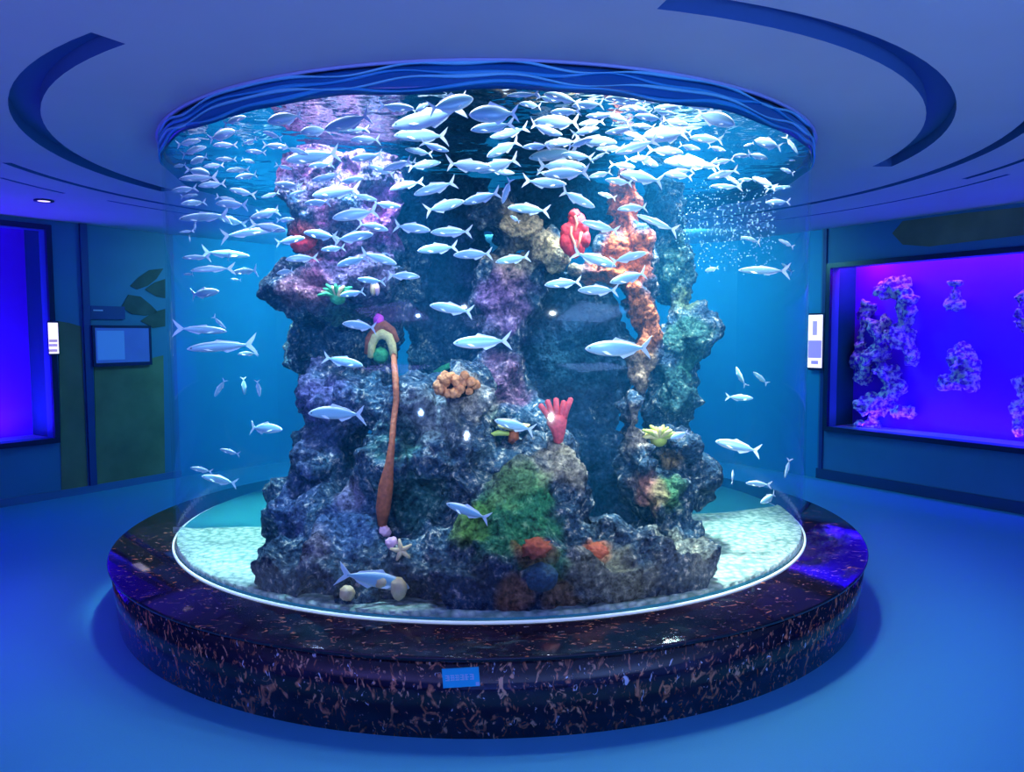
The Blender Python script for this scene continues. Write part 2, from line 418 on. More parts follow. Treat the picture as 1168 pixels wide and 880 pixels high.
# ---------------------------------------------------------------- plinth of dark stone
def stone(name, stretch, sh=0):
    m, nt, o = mat(name)
    p = nd(nt, 'BsdfPrincipled'); nt.links.new(p.outputs[0], o.inputs[0])
    p.inputs['Roughness'].default_value = .07; p.inputs['Specular IOR Level'].default_value = .55
    tc = nd(nt, 'TexCoord'); mp = nd(nt, 'Mapping'); mp.inputs['Scale'].default_value = stretch
    nt.links.new(tc.outputs['Object'], mp.inputs[0])
    def fleck(scale, lo, hi, c, base, off, dist=1.2):
        nz = nd(nt, 'TexNoise'); nz.inputs['Scale'].default_value = scale; nz.inputs['Detail'].default_value = 4; nz.inputs['Distortion'].default_value = dist
        ad = nd(nt, 'VectorMath'); ad.operation = 'ADD'; ad.inputs[1].default_value = (off, off*.7, off*1.3)
        nt.links.new(mp.outputs[0], ad.inputs[0]); nt.links.new(ad.outputs[0], nz.inputs['Vector'])
        lo += sh if lo > .5 else 0; hi += sh if lo > .5 else 0
        mr = nd(nt, 'MapRange'); mr.inputs['From Min'].default_value = lo; mr.inputs['From Max'].default_value = hi
        nt.links.new(nz.outputs[0], mr.inputs['Value'])
        mx = nd(nt, 'Mix'); mx.data_type = 'RGBA'; nt.links.new(mr.outputs[0], mx.inputs[0])
        if isinstance(base, tuple): mx.inputs[6].default_value = rgba(base)
        else: nt.links.new(base, mx.inputs[6])
        mx.inputs[7].default_value = rgba(c)
        return mx.outputs[2]
    c = fleck(3, .4, .7, (.026, .012, .03), (.007, .004, .014), 0)
    c = fleck(10, .575, .68, (.85, .26, .12), c, 5, 2.2)
    c = fleck(19, .61, .68, (.95, .42, .22), c, 11, 1.5)
    c = fleck(22, .665, .71, (.85, .75, .80), c, 23, 1)
    nt.links.new(c, p.inputs['Base Color'])
    return m
M_stone = stone('dark_speckled_stone', (1.6, 1.6, .95)); M_stonetop = stone('dark_speckled_stone_top', (1.2, 2.2, 1.2), .06)
RP = 2.388
t = thing('stone_plinth', 'round dark speckled stone plinth with glossy top carrying the tank', 'plinth', CEN)
obj('body', lathe([(0, 0), (2.335, 0), (2.37, .325), (0, .325)], 200, closed=False), M_stone, t, label='speckled side of the plinth')
obj('top_slab', lathe([(0, .3255), (2.371, .3255), (2.38, .334), (RP-.004, .342), (RP-.004, .348), (2.376, .3535), (0, .3535)], 200, closed=False), M_stonetop, t, label='glossy dark stone top')
# plaque on the plinth
M_plq = simple('plaque_teal', (.04, .62, .85), .4); M_glyph = simple('plaque_glyph', (.75, .75, .95), .5)
a = math.atan2(at(526, 770, 3).x, 3)
P = at(526, 771, 1); d = P-EYE
A_, B_, C_ = d.x**2+d.y**2, 2*(d.y*(-AX)), AX**2-2.362**2
tt = (-B_-math.sqrt(B_*B_-4*A_*C_))/(2*A_); P = EYE+d*tt
ang = math.atan2(P.x, AX-P.y)
nP = Vector((math.sin(ang), -math.cos(ang), 0)); xP = Vector((math.cos(ang), math.sin(ang), 0))
t = thing('plaque', 'small turquoise plaque with pale characters on the plinth front', 'sign', P)
sc = tt/F; Z0 = Vector()
xP2 = (xP+EZ*.07).normalized(); zP2 = nP.cross(xP2)*-1
if zP2.z < 0: zP2 = -zP2
obj('plate', obox(bmesh.new(), Z0, xP2, nP, zP2, (-21*sc, .001, -11*sc), (21*sc, .012, 11*sc)), M_plq, t, False)
random.seed(3)
for k in range(6):
    x0 = (-17.5+k*5.6)*sc; bm = bmesh.new(); w_, h_ = 4.6*sc, 6.5*sc
    for q in (0, .42, .84): obox(bm, Z0, xP2, nP, zP2, (x0, .0121, -2.6*sc+q*h_), (x0+w_*random.uniform(.7, 1), .0135, -2.6*sc+q*h_+.13*h_))
    for q in random.sample((.05, .3, .55, .8), 2): obox(bm, Z0, xP2, nP, zP2, (x0+q*w_, .0121, -2.8*sc), (x0+q*w_+.15*w_, .0136, 3.6*sc))
    obj('character', bm, M_glyph, t, False)
obj('corner_mark', obox(bmesh.new(), Z0, xP2, nP, zP2, (16.5*sc, .0121, -10*sc), (20.5*sc, .0135, -6*sc)), M_glyph, t, False, 'small pale mark')

# ---------------------------------------------------------------- the cylinder tank
t = thing('cylinder_aquarium', 'large clear cylinder aquarium standing on the dark stone plinth', 'aquarium', CEN)
obj('acrylic_wall', lathe([(RT, ZB), (RT, ZC-.001), (RT-.012, ZC-.001), (RT-.012, ZB)], 220), M_acr, t, label='clear curved acrylic wall')
M_sealglow = simple('glowing_white_seal', (.85, .9, 1), .4, emit=(.6, .8, 1), es=.35)  # seal is given a weak glow of its own
obj('base_seal', lathe([(RT+.001, ZB), (RT+.012, ZB), (RT+.011, ZB+.010), (RT+.001, ZB+.012)], 220), M_sealglow, t, label='white sealing line at the foot, with an added glow')
M_tfloor = simple('tank_floor_teal', (.03, .32, .36), .5, vary=.08, bscale=3)
obj('tank_floor', lathe([(0, ZB), (RT-.013, ZB), (RT-.013, ZB+.02), (0, ZB+.02)], 160, closed=False), M_tfloor, t, label='teal tank floor')
# wavy collar: three overlapping wave ribbons in relief
M_col = [simple('collar_deep', (.012, .15, .42), .15), simple('collar_mid', (.05, .42, .80), .2), simple('collar_pale', (.25, .78, .98), .25)]
def wave_ring(f0, f1, r, th, seg=360):
    bm = bmesh.new(); R = []
    for i in range(seg):
        a = 2*PI*i/seg; s, c = math.sin(a), -math.cos(a); z0, z1 = f0(a), f1(a); rr = r
        R.append([bm.verts.new((rr*s, rr*c, z0)), bm.verts.new(((rr+th)*s, (rr+th)*c, z0*.75+z1*.25)), bm.verts.new(((rr+th)*s, (rr+th)*c, z0*.25+z1*.75)), bm.verts.new((rr*s, rr*c, z1))])
    for i in range(seg):
        A, B = R[i], R[(i+1) % seg]
        for j in range(4): bm.faces.new((A[j], B[j], B[(j+1) % 4], A[(j+1) % 4]))
    bmesh.ops.recalc_face_normals(bm, faces=bm.faces); return bm
w1 = lambda a: .012*math.sin(13*a+.5)+.008*math.sin(22*a+2)
w2 = lambda a: .013*math.sin(12*a+2.2)+.008*math.sin(25*a)
w3 = lambda a: .013*math.sin(14*a+4)+.007*math.sin(27*a+1)
obj('collar', wave_ring(lambda a: 2.612+.5*w1(a), lambda a: ZC-.001, RT-.006, .010), M_col[0], t, label='deep blue collar')
for (zc, h, w, k, dr) in ((2.632, .016, w1, 1, .011), (2.660, .012, w2, 2, .014), (2.684, .016, w3, 1, .012), (2.714, .014, w2, 2, .013)):
    obj('wave_band', wave_ring(lambda a: zc-h/2+w(a)*.9+.003*math.sin(31*a), lambda a: min(ZC-.002, zc+h/2+w(a)*.9+.006*math.sin(13*a+k)), RT+.0035, dr), M_col[k], t, label='raised wavy blue band')
M_rim = simple('pale_rim', (.5, .55, .9), .4)
obj('top_rim', lathe([(RT+.003, ZC-.012), (RT+.022, ZC-.012), (RT+.026, ZC-.002), (RT+.003, ZC-.002)], 220), M_rim, t, label='thin pale rim against the ceiling')
# hood above the ceiling opening holds the tank lamps
M_hood = simple('hood_dark', (.02, .05, .09), .6)
struct(obj('ceiling_hood', lathe([(1.99, ZC), (1.99, 3.6), (0, 3.6)], 96, cx=0, cy=AX, closed=False), M_hood), 'dark hood over the tank opening')

# ---------------------------------------------------------------- water
m, nt, o = mat('water_volume')
sca = nd(nt, 'VolumeScatter'); sca.inputs['Color'].default_value = (.016, .40, 1, 1); sca.inputs['Density'].default_value = .085; sca.inputs['Anisotropy'].default_value = .15
ab = nd(nt, 'VolumeAbsorption'); ab.inputs['Color'].default_value = (.02, .62, .85, 1); ab.inputs['Density'].default_value = .22
ad = nd(nt, 'AddShader'); nt.links.new(sca.outputs[0], ad.inputs[0]); nt.links.new(ab.outputs[0], ad.inputs[1]); nt.links.new(ad.outputs[0], o.inputs['Volume'])
M_water = m
m, nt, o = mat('water_surface')
tr = nd(nt, 'BsdfTransparent'); gl = nd(nt, 'BsdfGlossy'); gl.inputs['Roughness'].default_value = .04
lw = nd(nt, 'LayerWeight'); lw.inputs['Blend'].default_value = .5
mr = nd(nt, 'MapRange'); mr.inputs['From Min'].default_value = .3; mr.inputs['From Max'].default_value = .6; nt.links.new(lw.outputs['Facing'], mr.inputs['Value'])
mx = nd(nt, 'MixShader'); nt.links.new(mr.outputs[0], mx.inputs[0]); nt.links.new(tr.outputs[0], mx.inputs[1]); nt.links.new(gl.outputs[0], mx.inputs[2])
tc = nd(nt, 'TexCoord'); nz = nd(nt, 'TexNoise'); nz.inputs['Scale'].default_value = 5; nz.inputs['Detail'].default_value = 2; nt.links.new(tc.outputs['Object'], nz.inputs['Vector'])
bp = nd(nt, 'Bump'); bp.inputs['Strength'].default_value = .5; bp.inputs['Distance'].default_value = .05; nt.links.new(nz.outputs[0], bp.inputs['Height']); nt.links.new(bp.outputs[0], gl.inputs['Normal'])
nt.links.new(mx.outputs[0], o.inputs[0])
M_wsurf = m
RW = RT-.015
tag(obj('water', lathe([(0, ZB+.021), (RW, ZB+.021), (RW, ZW), (0, ZW)], 160, cx=0, cy=AX, closed=False), M_water), 'clear blue-green water filling the cylinder tank', 'water', kind='stuff')
water = bpy.data.objects['water']
bm = lathe([(0, ZW+.0015), (RW, ZW+.0015)], 160, cx=0, cy=AX, closed=False)
obj('water_surface', bm, M_wsurf, water, label='rippling water surface')

# ---------------------------------------------------------------- gravel
m, nt, o = mat('pale_gravel')
p = nd(nt, 'BsdfPrincipled'); p.inputs['Roughness'].default_value = .85; nt.links.new(p.outputs[0], o.inputs[0])
tc = nd(nt, 'TexCoord'); vo = nd(nt, 'TexVoronoi'); vo.inputs['Scale'].default_value = 27; nt.links.new(tc.outputs['Object'], vo.inputs['Vector'])
r = nd(nt, 'ValToRGB'); r.color_ramp.elements[0].color = (.62, .70, .60, 1); r.color_ramp.elements[1].color = (.22, .34, .28, 1); r.color_ramp.elements[0].position = .2; r.color_ramp.elements[1].position = .75
nt.links.new(vo.outputs['Distance'], r.inputs[0]); nt.links.new(r.outputs[0], p.inputs['Base Color'])
b = nd(nt, 'Bump'); b.invert = True; b.inputs['Strength'].default_value = .8; b.inputs['Distance'].default_value = .02; nt.links.new(vo.outputs['Distance'], b.inputs['Height']); nt.links.new(b.outputs[0], p.inputs['Normal'])
M_gravel = m
bm = bmesh.new(); NX, NY = 150, 100; G = {}
RG = RW+.001
for i in range(NX+1):
    for j in range(NY+1):
        u = -1+2*i/NX; x = u*RG*.9999
        y0 = -math.sqrt(max(0, RG*RG-x*x)); y1 = -.42+.03*math.sin(x*7)+.25*max(0, x-.3)
        if y0 > y1: y0 = y1-.001
        y = y0+(y1-y0)*j/NY
        q = Vector((x*13, y*13, 0)); e = min(1, (1-j/NY)*8, j/NY*20+.8)
        h = .024+e*(.012+.014*noise.noise(Vector((x*2, y*2, 3)))+.012*(1-noise.voronoi(q)[0][0]))
        G[i, j] = bm.verts.new((x, AX+y, ZB+h))
for i in range(NX):
    for j in range(NY): bm.faces.new((G[i, j], G[i+1, j], G[i+1, j+1], G[i, j+1]))
SK = [bm.verts.new((G[i, 0].co.x, G[i, 0].co.y, ZB+.004)) for i in range(NX+1)]
for i in range(NX): bm.faces.new((SK[i], SK[i+1], G[i+1, 0], G[i, 0]))
bmesh.ops.recalc_face_normals(bm, faces=bm.faces)
if bm.faces[0].normal.z < 0: bmesh.ops.reverse_faces(bm, faces=bm.faces)
tag(obj('gravel', bm, M_gravel), 'pale gravel bed on the tank floor', 'gravel', kind='stuff')

# ---------------------------------------------------------------- reef rock
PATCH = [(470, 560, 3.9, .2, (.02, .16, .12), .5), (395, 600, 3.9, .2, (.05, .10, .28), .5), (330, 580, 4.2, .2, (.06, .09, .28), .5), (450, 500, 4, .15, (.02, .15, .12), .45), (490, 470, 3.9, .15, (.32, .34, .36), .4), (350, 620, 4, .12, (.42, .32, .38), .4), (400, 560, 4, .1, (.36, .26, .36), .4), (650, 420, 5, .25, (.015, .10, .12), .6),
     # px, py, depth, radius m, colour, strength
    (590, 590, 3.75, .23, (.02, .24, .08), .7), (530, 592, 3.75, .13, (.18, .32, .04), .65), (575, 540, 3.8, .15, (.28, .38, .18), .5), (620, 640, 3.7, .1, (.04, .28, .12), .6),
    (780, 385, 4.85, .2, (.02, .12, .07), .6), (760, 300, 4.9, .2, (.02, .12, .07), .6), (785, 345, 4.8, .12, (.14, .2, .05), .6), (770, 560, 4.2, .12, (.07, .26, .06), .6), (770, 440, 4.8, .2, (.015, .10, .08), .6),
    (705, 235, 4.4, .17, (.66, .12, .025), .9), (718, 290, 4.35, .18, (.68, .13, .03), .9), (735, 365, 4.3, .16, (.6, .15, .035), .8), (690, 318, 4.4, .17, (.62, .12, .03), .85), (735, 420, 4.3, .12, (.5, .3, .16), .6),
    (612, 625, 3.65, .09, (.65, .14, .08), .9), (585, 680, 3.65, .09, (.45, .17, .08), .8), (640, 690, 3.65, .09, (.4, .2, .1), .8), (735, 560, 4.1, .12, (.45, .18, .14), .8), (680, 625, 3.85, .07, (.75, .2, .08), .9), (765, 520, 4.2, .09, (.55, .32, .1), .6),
    (390, 175, 4.35, .4, (.50, .18, .32), .5), (450, 250, 4.45, .2, (.42, .10, .42), .7), (345, 275, 4.3, .12, (.75, .12, .10), .8), (400, 300, 4.3, .25, (.28, .12, .28), .45), (345, 330, 4.3, .15, (.4, .08, .12), .5),  # purple tower patches put the coloured light into the rock colour
    (575, 340, 4.5, .22, (.27, .11, .32), .65), (570, 430, 4.5, .2, (.2, .05, .13), .65), (595, 270, 4.4, .24, (.50, .36, .20), .7), (640, 300, 4.4, .15, (.45, .36, .2), .6), (655, 520, 3.7, .18, (.50, .42, .3), .6), (540, 440, 3.9, .15, (.5, .4, .34), .5),  # violet column patch paints the violet light on its edges
    (395, 365, 4.3, .15, (.05, .22, .12), .6), (345, 440, 4.3, .2, (.12, .08, .27), .5), (360, 470, 4.2, .25, (.09, .10, .28), .5), (720, 490, 4.1, .12, (.45, .34, .26), .6), (560, 470, 3.9, .1, (.3, .3, .2), .4), (520, 330, 5.2, .5, (.010, .045, .12), .95), (640, 420, 5.2, .6, (.012, .055, .14), .95), (500, 230, 5.0, .45, (.015, .06, .12), .8), (640, 210, 5.2, .5, (.010, .045, .12), .95), (700, 560, 4.8, .5, (.010, .05, .14), .95), (600, 520, 4.9, .35, (.01, .04, .1), .9), (700, 660, 3.8, .2, (.36, .34, .2), .5), (770, 620, 4.1, .2, (.34, .34, .24), .5)]  # dark navy entries paint shade into the deep back rocks
PV = []
m, nt, o = mat('reef_rock_growth_lighting')
p = nd(nt, 'BsdfPrincipled'); p.inputs['Roughness'].default_value = .85; p.inputs['Specular IOR Level'].default_value = .25; nt.links.new(p.outputs[0], o.inputs[0])
tc = nd(nt, 'TexCoord'); at_ = nd(nt, 'Attribute'); at_.attribute_name = 'growth_and_lighting'
n1 = nd(nt, 'TexNoise'); n1.inputs['Scale'].default_value = 30; n1.inputs['Detail'].default_value = 6; n1.inputs['Roughness'].default_value = .7
n2 = nd(nt, 'TexVoronoi'); n2.inputs['Scale'].default_value = 46
n3 = nd(nt, 'TexNoise'); n3.inputs['Scale'].default_value = 5; n3.inputs['Detail'].default_value = 4
for n_ in (n1, n2, n3): nt.links.new(tc.outputs['Object'], n_.inputs['Vector'])
r1 = nd(nt, 'ValToRGB'); e = r1.color_ramp.elements; e[0].position = .38; e[0].color = (.005, .026, .075, 1); e[1].position = .52; e[1].color = (.05, .14, .26, 1)
e = r1.color_ramp.elements.new(.595); e.color = (.28, .32, .36, 1); e = r1.color_ramp.elements.new(.645); e.color = (1, .92, .80, 1)
nt.links.new(n1.outputs[0], r1.inputs[0])
r3 = nd(nt, 'ValToRGB'); r3.color_ramp.elements[0].position = .4; r3.color_ramp.elements[0].color = (.35, .38, .45, 1); r3.color_ramp.elements[1].position = .65; r3.color_ramp.elements[1].color = (1.1, 1, .9, 1)
nt.links.new(n3.outputs[0], r3.inputs[0])
mu = nd(nt, 'Mix'); mu.data_type = 'RGBA'; mu.blend_type = 'MULTIPLY'; mu.inputs[0].default_value = 1; nt.links.new(r1.outputs[0], mu.inputs[6]); nt.links.new(r3.outputs[0], mu.inputs[7])
# colour of growths and painted-in light and shade, broken up by the same grain
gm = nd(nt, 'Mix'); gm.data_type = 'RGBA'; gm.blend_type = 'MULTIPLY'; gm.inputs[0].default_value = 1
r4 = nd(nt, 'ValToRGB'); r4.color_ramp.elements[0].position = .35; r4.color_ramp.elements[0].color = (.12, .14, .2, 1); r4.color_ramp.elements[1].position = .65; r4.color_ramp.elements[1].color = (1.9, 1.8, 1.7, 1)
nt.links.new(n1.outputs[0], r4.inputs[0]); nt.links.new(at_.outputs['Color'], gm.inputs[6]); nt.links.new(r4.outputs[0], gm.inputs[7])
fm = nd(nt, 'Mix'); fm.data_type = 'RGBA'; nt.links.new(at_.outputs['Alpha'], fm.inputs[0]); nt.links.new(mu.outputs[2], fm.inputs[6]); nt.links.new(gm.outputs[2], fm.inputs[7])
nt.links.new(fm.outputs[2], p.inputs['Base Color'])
b = nd(nt, 'Bump'); b.inputs['Strength'].default_value = 1; b.inputs['Distance'].default_value = .03; nt.links.new(n1.outputs[0], b.inputs['Height'])
b2 = nd(nt, 'Bump'); b2.invert = True; b2.inputs['Strength'].default_value = .7; b2.inputs['Distance'].default_value = .02; nt.links.new(n2.outputs['Distance'], b2.inputs['Height']); nt.links.new(b.outputs[0], b2.inputs['Normal'])
nt.links.new(b2.outputs[0], p.inputs['Normal'])
M_rock = m
REEF = {
 'tower': [(345, 330, 38, 28, 4.5, .34), (390, 330, 55, 34, 4.5, .38), (425, 320, 32, 34, 4.42, .3), (395, 265, 62, 50, 4.52, .4), (370, 215, 50, 45, 4.45, .36), (425, 205, 45, 45, 4.5, .34), (395, 190, 65, 28, 4.48, .36), (446, 255, 18, 55, 4.5, .22), (400, 395, 62, 55, 4.85, .3), (350, 400, 20, 50, 4.75, .25), (455, 350, 20, 25, 4.75, .25)],
 'mound': [(355, 640, 52, 52, 4.2, .4), (348, 580, 40, 50, 4.35, .4), (372, 520, 46, 55, 4.4, .38), (380, 455, 40, 42, 4.4, .34), (420, 455, 45, 40, 4.3, .32), (480, 462, 55, 40, 4.1, .32), (530, 452, 26, 30, 4.05, .24), (515, 520, 50, 60, 3.95, .34), (452, 545, 48, 75, 4.05, .34), (425, 625, 66, 66, 3.92, .33), (375, 668, 55, 32, 3.98, .28), (490, 645, 60, 55, 3.78, .28), (495, 582, 40, 34, 3.95, .3), (400, 580, 50, 50, 4.2, .3), (455, 685, 70, 16, 3.72, .24), (600, 540, 58, 36, 3.92, .34), (640, 535, 28, 32, 3.88, .28), (560, 600, 58, 60, 3.76, .3), (615, 610, 48, 65, 3.76, .3), (600, 672, 70, 28, 3.68, .26), (652, 590, 16, 70, 3.82, .24), (530, 682, 60, 18, 3.66, .22), (325, 650, 30, 40, 4.1, .3)],
 'back_spire': [(520, 350, 60, 110, 5.3, .32), (640, 420, 90, 120, 5.35, .35), (500, 230, 65, 65, 5.1, .3), (640, 225, 70, 60, 5.3, .3), (600, 520, 120, 60, 5.1, .35), (560, 240, 24, 22, 4.62, .28), (590, 264, 28, 20, 4.6, .28), (628, 290, 26, 22, 4.6, .28), (600, 330, 24, 40, 4.7, .28), (572, 335, 28, 52, 4.68, .28), (575, 375, 26, 34, 4.68, .28), (570, 430, 34, 40, 4.7, .28), (595, 480, 46, 34, 4.6, .3), (470, 300, 25, 60, 4.95, .28)],
 'pillar': [(712, 225, 24, 45, 4.5, .22), (715, 285, 33, 38, 4.5, .28), (726, 338, 22, 38, 4.45, .22), (737, 385, 12, 38, 4.4, .16), (733, 430, 12, 38, 4.35, .15), (716, 478, 13, 38, 4.22, .16), (724, 530, 22, 34, 4.2, .22), (745, 565, 34, 28, 4.2, .28), (690, 312, 36, 16, 4.5, .24), (662, 312, 26, 12, 4.55, .22)],
 'outcrop': [(780, 385, 34, 40, 4.9, .3), (802, 378, 20, 18, 4.9, .24), (768, 310, 26, 55, 5.0, .28), (765, 450, 32, 60, 4.9, .3), (755, 240, 26, 45, 5.1, .28), (765, 505, 30, 20, 4.35, .26), (790, 545, 25, 34, 4.4, .28), (762, 560, 36, 36, 4.3, .28), (768, 620, 44, 36, 4.2, .32), (788, 655, 36, 26, 4.25, .28), (700, 560, 60, 70, 5.0, .3), (690, 630, 50, 40, 4.75, .3), (735, 620, 30, 40, 4.6, .25)],
 'ledge': [(700, 655, 52, 26, 3.95, .28), (738, 672, 26, 18, 3.95, .22), (680, 692, 56, 12, 3.85, .22), (675, 640, 22, 18, 3.92, .2), (715, 686, 40, 16, 3.66, .22), (755, 676, 30, 14, 3.82, .2)],
}
reef = thing('reef_rock', 'tall craggy artificial reef with shade-painted caves and coloured growths inside the cylinder tank', 'rock', CEN+EZ*(ZB+.02))
ALLV, ALLF = [], []
def reef_mesh(items, seed, amp=.05, vox=.019):
    parts = []
    for px, py, rx, ry, d, rd in items:
        parts.append((at(px, py, d), (rx*d/F*.97, rd, ry*d/F*.97)))
    if seed == 2:      # foot of the mound, running along the front glass
        for k in range(13):
            a = math.radians(-31+k*58/12); rr = RW-.19-.02*(k % 3)-(.13 if -19 < math.degrees(a) < -4 else 0)
            parts.append((Vector((rr*math.sin(a), AX-rr*math.cos(a), .46+.05*(k % 2))), (.24, .24, .17+.03*(k % 3))))
            rr -= .3
            if k < 8: parts.append((Vector((rr*math.sin(a), AX-rr*math.cos(a), .55)), (.28, .26, .28)))
    bm = rockbm(parts, vox, amp, seed)
    for v in bm.verts:
        v.co.z = max(ZB+.021, min(v.co.z, ZW-.05))
        q = Vector((v.co.x, v.co.y-AX, 0))
        if q.length > RW-.02: q *= (RW-.02)/q.length; v.co.x, v.co.y = q.x, q.y+AX
    return bm
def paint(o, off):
    me = o.data; at2 = me.color_attributes.new('growth_and_lighting', 'FLOAT_COLOR', 'POINT')
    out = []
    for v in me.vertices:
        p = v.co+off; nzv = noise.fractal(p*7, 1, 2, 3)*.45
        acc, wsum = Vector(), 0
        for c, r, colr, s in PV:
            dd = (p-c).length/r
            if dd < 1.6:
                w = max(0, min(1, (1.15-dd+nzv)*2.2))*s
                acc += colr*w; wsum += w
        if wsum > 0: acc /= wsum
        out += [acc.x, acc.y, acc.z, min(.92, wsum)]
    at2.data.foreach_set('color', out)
TOPAINT = []
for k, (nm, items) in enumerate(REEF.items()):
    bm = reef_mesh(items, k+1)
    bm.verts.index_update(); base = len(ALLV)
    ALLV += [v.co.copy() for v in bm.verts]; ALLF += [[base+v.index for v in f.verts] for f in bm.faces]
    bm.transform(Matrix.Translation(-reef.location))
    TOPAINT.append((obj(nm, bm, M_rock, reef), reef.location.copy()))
bm = reef_mesh([(813, 650, 15, 16, 4.42, .14), (806, 658, 12, 10, 4.4, .12)], 9, .03, .016)
o = tag(obj('boulder', bm, M_rock), 'small dark boulder lying on the gravel right of the reef', 'rock'); TOPAINT.append((o, Vector()))
ROCK = BVHTree.FromPolygons(ALLV, ALLF)
def rock_hit(px, py):
    d = ray(px, py); h = ROCK.ray_cast(EYE, d.normalized())
    if h[0] is None: return None, None, None
    return h[0], h[1], (h[0]-EYE).dot(f_)

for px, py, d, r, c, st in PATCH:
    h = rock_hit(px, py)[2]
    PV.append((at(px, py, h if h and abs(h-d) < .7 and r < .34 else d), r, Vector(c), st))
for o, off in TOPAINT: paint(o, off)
# ---------------------------------------------------------------- corals and sponges on the reef
M_red = simple('red_sponge', (.80, .03, .05), .6, bump=.5, bscale=50, vary=.3)
M_salmon = simple('salmon_branch', (.95, .30, .18), .6)
M_pinkred = simple('pinkish_red', (.78, .10, .14), .6, bump=.4, bscale=60, vary=.2)
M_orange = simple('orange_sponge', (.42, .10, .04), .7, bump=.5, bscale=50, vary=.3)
M_yellow = simple('pale_yellow_sponge', (.95, .70, .28), .7, bump=.4, bscale=60, vary=.2)
M_green = simple('green_algae', (.05, .40, .16), .7, bump=.5, bscale=60, vary=.3)
M_ygreen = simple('yellow_green_polyp', (.55, .60, .10), .6, vary=.3, bscale=30)
M_cream = simple('cream_shell', (.95, .62, .32), .5, bump=.3, bscale=40, vary=.15)
M_cocoa = simple('orange_white_coral', (.80, .26, .10), .7, bump=.9, bscale=45, vary=.5)
M_magenta = simple('magenta_coral', (.85, .05, .70), .6, vary=.2)
M_pinkpale = simple('pale_pink_coral', (.85, .45, .60), .7, bump=.4, bscale=40, vary=.2)
M_rust = simple('rust_coral', (.60, .12, .06), .8, bump=.8, bscale=40, vary=.35)
M_olive = simple('olive_arm', (.45, .55, .12), .6)
def place(px, py, back=.0):
    h, n, d = rock_hit(px, py)
    if h is None: d = 4.3; h = at(px, py, d)
    return at(px, py, d-back), d-back, (d-back)/F      # base point, depth, metres per pixel
def grow(name, label, cat, px, py, back=.01):
    P, d, s = place(px, py, back); return thing(name, label, cat, P), s
# red lobed sponge at the top of the orange pillar
t, s = grow('red_sponge', 'bright red lobed sponge standing on the ridge beside the orange pillar', 'sponge', 655, 290, .1)
bm = bmesh.new()
for x, y, rx, ry in ((0, 8, 12, 12), (-3, 24, 13, 14), (3, 36, 10, 11), (8, 18, 10, 13), (-9, 14, 8, 11), (0, 44, 7, 7), (10, 30, 6, 10)): blob(bm, (x*s, 0, y*s), (rx*s, 8*s, ry*s), 3, .25, 3)
obj('body', bm, M_red, t)
for pts in (((2, 2), (-1, 12), (-5, 22), (-4, 30)), ((2, 4), (5, 14), (7, 24)), ((0, 26), (2, 34), (0, 42))):
    obj('branch', tube(bmesh.new(), [(x*s, -8.5*s, y*s) for x, y in pts], 1.5*s, 8), M_salmon, t, label='salmon-coloured branch')
# red finger sponge on the central shelf
t, s = grow('finger_sponge', 'red hand-shaped finger sponge on the shelf of the central mound', 'sponge', 637, 500, .06)
bm = bmesh.new()
tube(bm, [(0, 0, -4*s), (0, 0, 8*s), (-2*s, 0, 20*s), (-3*s, 0, 26*s)], [5*s, 8*s, 12*s, 9*s], 12)
obj('base', bm, M_pinkred, t)
for x, l, lean in ((-16, 15, -5), (-10, 20, -3), (-3, 22, 0), (4, 19, 2), (10, 22, 4)):
    obj('finger', tube(bmesh.new(), [(x*.45*s, 0, 18*s), (x*.8*s, -2*s, (22+l*.4)*s), ((x+lean)*s, -3*s, (24+l)*s)], [4*s, 3.6*s, 3*s], 10), M_pinkred, t)
# orange-white lumpy coral
t, s = grow('lump_coral', 'orange and white lumpy coral on top of the left mound', 'coral', 521, 442, .03)
bm = bmesh.new(); random.seed(11)
for k in range(44):
    x, y = random.uniform(-23, 23), random.uniform(-8, 15)
    if (x/24)**2+((y-2)/15)**2 > 1: continue
    blob(bm, (x*s, random.uniform(-4, 8)*s, y*s), random.uniform(4, 6.5)*s, 2, .2, 2)
obj('lobes', bm, M_cocoa, t); 
obj('foot', blob(bmesh.new(), (0, 8*s, -2*s), (20*s, 10*s, 10*s), 3, .2), M_rock, t)
P, d, s = place(507, 420, .05)
tag(obj('green_coral', tube(bmesh.new(), [at(496, 425, d), at(505, 420, d-.02), at(519, 414, d-.01)], [.014, .02, .016], 10), M_green), 'small green tubular coral behind the orange lumpy coral', 'coral')
# leafy anemones
def rosette(name, label, cat, px, py, R, n, m, m2=None, back=.09, w=.16, up=.8, tipw=.5):
    t, s = grow(name, label, cat, px, py, back); random.seed(px)
    obj('foot', blob(bmesh.new(), (0, .02, -R*.1*s), (R*.45*s, R*.4*s, R*.4*s), 2, .2), m, t)
    for k in range(n):
        a = PI*(.02+.96*k/(n-1)); l = R*random.uniform(.75, 1.15); yy = random.uniform(-.5, .2)
        e = Vector((math.cos(a)*l*s, yy*l*s, math.sin(a)*l*up*s))
        mid = e*.55+Vector((0, -.1*l*s, .12*l*s))
        obj('tentacle', tube(bmesh.new(), [(0, 0, 0), mid, e], [R*w*.7*s, R*w*s, R*w*tipw*s], 7), (m2 if m2 and k % 3 == 0 else m), t)
    return t
rosette('anemone', 'green anemone with white tips on the left tower', 'anemone', 384, 338, 19, 11, M_green, M_cream, .1, .13)
rosette('anemone', 'yellow-green bushy anemone on top of the right outcrop', 'anemone', 752, 500, 21, 13, M_ygreen, M_yellow, .1, .15)
t, s = grow('clam', 'pale cream clam shell on the left tower', 'shell', 427, 329, .03)
